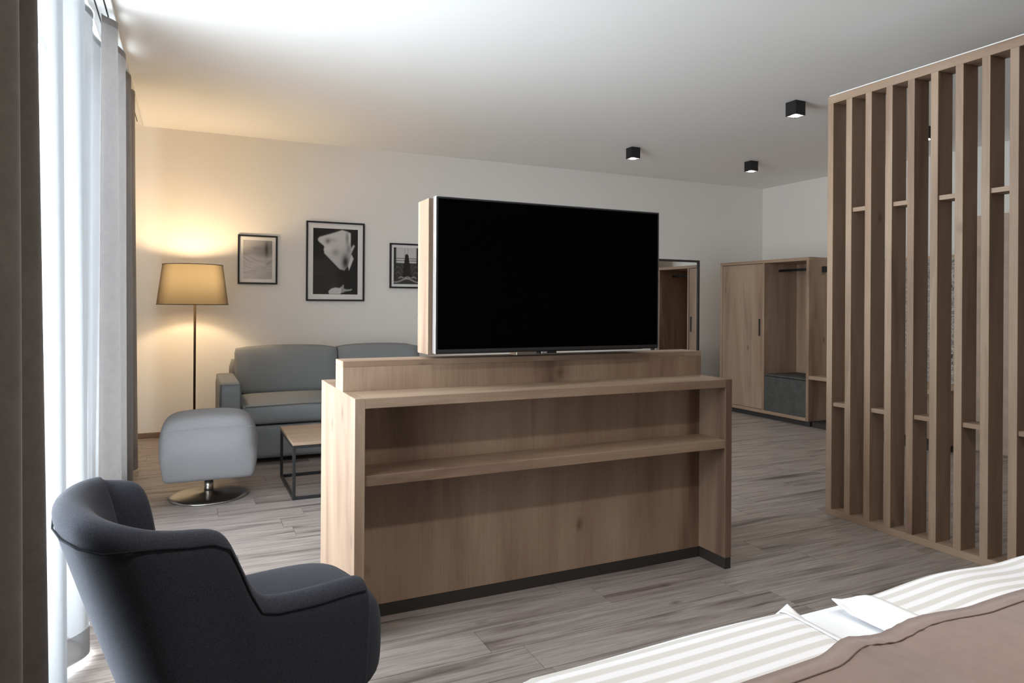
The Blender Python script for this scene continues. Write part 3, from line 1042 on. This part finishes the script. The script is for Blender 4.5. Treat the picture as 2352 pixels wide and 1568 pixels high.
bm.faces.new(V[0])
bm.faces.new(V[-1][::-1])
cr = bm.edges.layers.float.new('crease_edge')
for row_ in (V[0], V[-1]):
    for a, b2 in zip(row_[:-1], row_[1:]):
        e_ = bm.edges.get((a, b2))
        if e_:
            e_[cr] = 0.8
sh = build('shell', bm, CHAIR, t, smooth=True, local=True)
subsurf(sh, 2)
bm = bmesh.new()
pip = []
for k, (p, sc_) in enumerate(zip(P, secs)):
    wgt = sstep(0.0, 0.75, -sc_[3][0])
    if 0 < k < len(P) - 1:
        pip.append(Vector(p[4]).lerp(Vector(p[3]), 0.15 + 0.75 * wgt))
add_tube(bm, pip, 0.0024, 6)
build('piping', bm, CHAIRP, sh, smooth=True, local=True)
# seat cushion
bm = bmesh.new()
add_box(bm, -1, 1, -1, 1, -1, 1)
bmesh.ops.subdivide_edges(bm, edges=bm.edges[:], cuts=12, use_grid_fill=True)
for v in bm.verts:
    a, b, c = v.co
    p = 5.0
    m_ = max(abs(a), abs(b), abs(c))
    nrm = (abs(a) ** p + abs(b) ** p + abs(c) ** p) ** (1 / p)
    a, b, c = a * m_ / nrm, b * m_ / nrm, c * m_ / nrm
    uu = 0.108 + a * 0.255
    if a > 0:
        uu += 0.015 * (1 - c * c) * a
    vv = 0.250 + b * 0.172
    zz = 0.285 + c * 0.135
    if c > 0:
        zz += 0.020 * (1 - a * a) * (1 - b * b)
    v.co = (uu, vv, zz)
build('seat_cushion', bm, CHAIR, t, smooth=True, local=True)
bm = bmesh.new()
add_lathe(bm, [(0.10, 0.145), (0.10, 0.13), (0.028, 0.12), (0.026, 0.03)], 0.06, VW / 2, 32)
build('column', bm, STEEL, t, smooth=True, local=True)
bm = bmesh.new()
add_lathe(bm, [(0.236, 0.0), (0.240, 0.004), (0.236, 0.009), (0.10, 0.020), (0.026, 0.034)], 0.06, VW / 2, 64)
build('disc_base', bm, STEEL, t, smooth=True, local=True)

# ------------------------------------------------------------------ bed with duvets and throw
BX0, BX1, BY0, BY1, BZ = 0.30, 2.14, -1.0, 1.072, 0.497
t = thing('bed', 'wide bed with white sheet whose foot end faces the console', 'bed', ((BX0 + BX1) / 2, 0.03, 0))
soft('mattress', BX0, BX1, BY0, BY1, 0.26, BZ, SHEET, t, r=0.03)
boxo('bed_base', BX0 + .02, BX1 - .02, BY0, BY1 - .02, 0.06, 0.262, fabric('bed_base_fabric', (120, 112, 106), 0.05), t, bevel=0.01, seg=2)
for xx in (BX0 + .06, BX1 - .12):
    for yy in (BY0 + .06, BY1 - .14):
        boxo('leg', xx, xx + .06, yy, yy + .06, 0, 0.062, BLACK, t)
boxo('headboard', BX0 - .03, BX1 + .03, BY0 - .08, BY0, 0.0, 1.05, OAKX, t, bevel=0.004)

def dz1(x, yv):
    return 0.021 + 0.003 * math.sin(7 * x) + 0.003 * math.sin(11 * yv + 3 * x)
def dz2(x, yv):
    return 0.026 + 0.016 * math.exp(-((x - 1.55) / .17) ** 2) + 0.010 * math.exp(-((x - 1.88) / .08) ** 2) + 0.003 * math.sin(12 * yv)
D1 = (0.505, 1.122, 0.30, 1.055)
D2 = (1.270, 2.02, 0.30, 1.035)

def duvet(label, box_, zfun, flap_side):
    x0, x1, y0, y1 = box_
    t = thing('folded_duvet', label, 'duvet', ((x0 + x1) / 2, (y0 + y1) / 2, BZ), 'white striped duvets on the bed')
    nx, ny = 60, 44
    top = [[None] * (nx + 1) for _ in range(ny + 1)]
    for j in range(ny + 1):
        for i in range(nx + 1):
            a, b = i / nx, j / ny
            x, yv = x0 + (x1 - x0) * a, y0 + (y1 - y0) * b
            edge = min(min(a, 1 - a) * (x1 - x0), (1 - b) * (y1 - y0))
            rr = min(1, edge / 0.06)
            hgt = math.sqrt(max(0, 1 - (1 - rr) ** 2))
            top[j][i] = (x, yv + 0.004 * math.sin(9 * x) * b, BZ + 0.004 + zfun(x, yv) * hgt)
    bm = bmesh.new()
    V = add_grid(bm, top)
    Vb = add_grid(bm, [[(x, yv, BZ + .0015) for (x, yv, z) in r] for r in top])
    def ring_of(G):
        return [G[0][i] for i in range(nx + 1)] + [G[j][nx] for j in range(1, ny + 1)] + [G[ny][i] for i in range(nx - 1, -1, -1)] + [G[j][0] for j in range(ny - 1, 0, -1)]
    ra, rb = ring_of(V), ring_of(Vb)
    for i in range(len(ra)):
        bm.faces.new((ra[i], ra[(i + 1) % len(ra)], rb[(i + 1) % len(ra)], rb[i]))
    build('cover', bm, STRIPE, t, smooth=True)
    # plain flap at the open end, its far corner turned up a little
    xe = x1 if flap_side > 0 else x0
    wid = 0.030 if flap_side > 0 else 0.050
    rows = []
    for j in range(41):
        b = j / 40
        yv = y0 + (y1 - y0) * b
        curl = sstep(0.955, 1.0, b)
        far_ = math.sqrt(max(0, 1 - (1 - min(1, (1 - b) * (y1 - y0) / 0.06)) ** 2))
        r_ = []
        for k in range(9):
            f = k / 8
            d_ = wid - (wid + 0.020) * f          # distance inside the cover's end
            rr = min(1, max(0, d_) / 0.06)
            dome = min(math.sqrt(max(0, 1 - (1 - rr) ** 2)), far_)
            x = xe - flap_side * d_
            r_.append((x, yv + .010 * f * curl, BZ + 0.0065 + zfun(x, yv) * dome + 0.014 * curl * f))
        rows.append(r_)
    bm = bmesh.new()
    add_grid(bm, rows)
    fo = build('flap', bm, SHEET, t, smooth=True)
    m = fo.modifiers.new('thickness', 'SOLIDIFY')
    m.thickness = 0.003
    m.offset = 0
    return t
duvet('flat white striped duvet at the foot of the bed, the one nearer the armchair', D1, dz1, 1)
duvet('plump white striped duvet at the foot of the bed, the one nearer the slatted divider', D2, dz2, -1)

def dome_at(x, box_):
    d_ = min(x - box_[0], box_[1] - x)
    if d_ <= -0.022:
        return None
    rr = min(1, max(0, d_) / 0.06)
    return math.sqrt(max(0, 1 - (1 - rr) ** 2))
def under(x, yv):
    h = 0.0
    for box_, zf in ((D1, dz1), (D2, dz2)):
        dm = dome_at(x, box_)
        if dm is not None:
            h = max(h, 0.010 + zf(x, yv) * dm)
    return h
def throw_z(x, yv):
    ks = [under(x + d * 0.030, yv) for d in range(-3, 4)]
    return BZ + 0.0080 + 0.30 * max(ks) + 0.70 * (ks[0] + 2 * ks[1] + 3 * ks[2] + 4 * ks[3] + 3 * ks[4] + 2 * ks[5] + ks[6]) / 16 + 0.0015 * math.sin(9 * x + 4 * yv)
def throw_y(x):
    g = sstep(0.98, 1.13, x) * (1 - sstep(1.26, 1.42, x))
    return 0.855 + 0.040 * g
t = thing('bed_throw', 'taupe brown velour throw spread across the bed over the duvets', 'blanket', (1.2, 0.3, BZ))
nx, ny = 120, 44
rows = []
for j in range(ny + 1):
    b = j / ny
    r_ = []
    for i in range(nx + 1):
        x = BX0 + .01 + (BX1 - .02 - BX0) * i / nx
        yv = -0.45 + (throw_y(x) + 0.45) * b
        r_.append((x, yv, throw_z(x, yv) - (0.003 if b == 1 else 0)))
    rows.append(r_)
bm = bmesh.new()
add_grid(bm, rows)
th = build('cloth', bm, THROW, t, smooth=True)
m = th.modifiers.new('thickness', 'SOLIDIFY')
m.thickness = 0.006
m.offset = 0
bm = bmesh.new()
add_tube(bm, [(x, throw_y(x) - 0.042, throw_z(x, throw_y(x) - .042) + .0036) for x in [BX0 + .02 + (BX1 - BX0 - .04) * i / 110 for i in range(111)]], 0.0016, 6)
build('stitched_seam', bm, fabric('throw_seam', (122, 105, 96), 0.05), t, smooth=True)
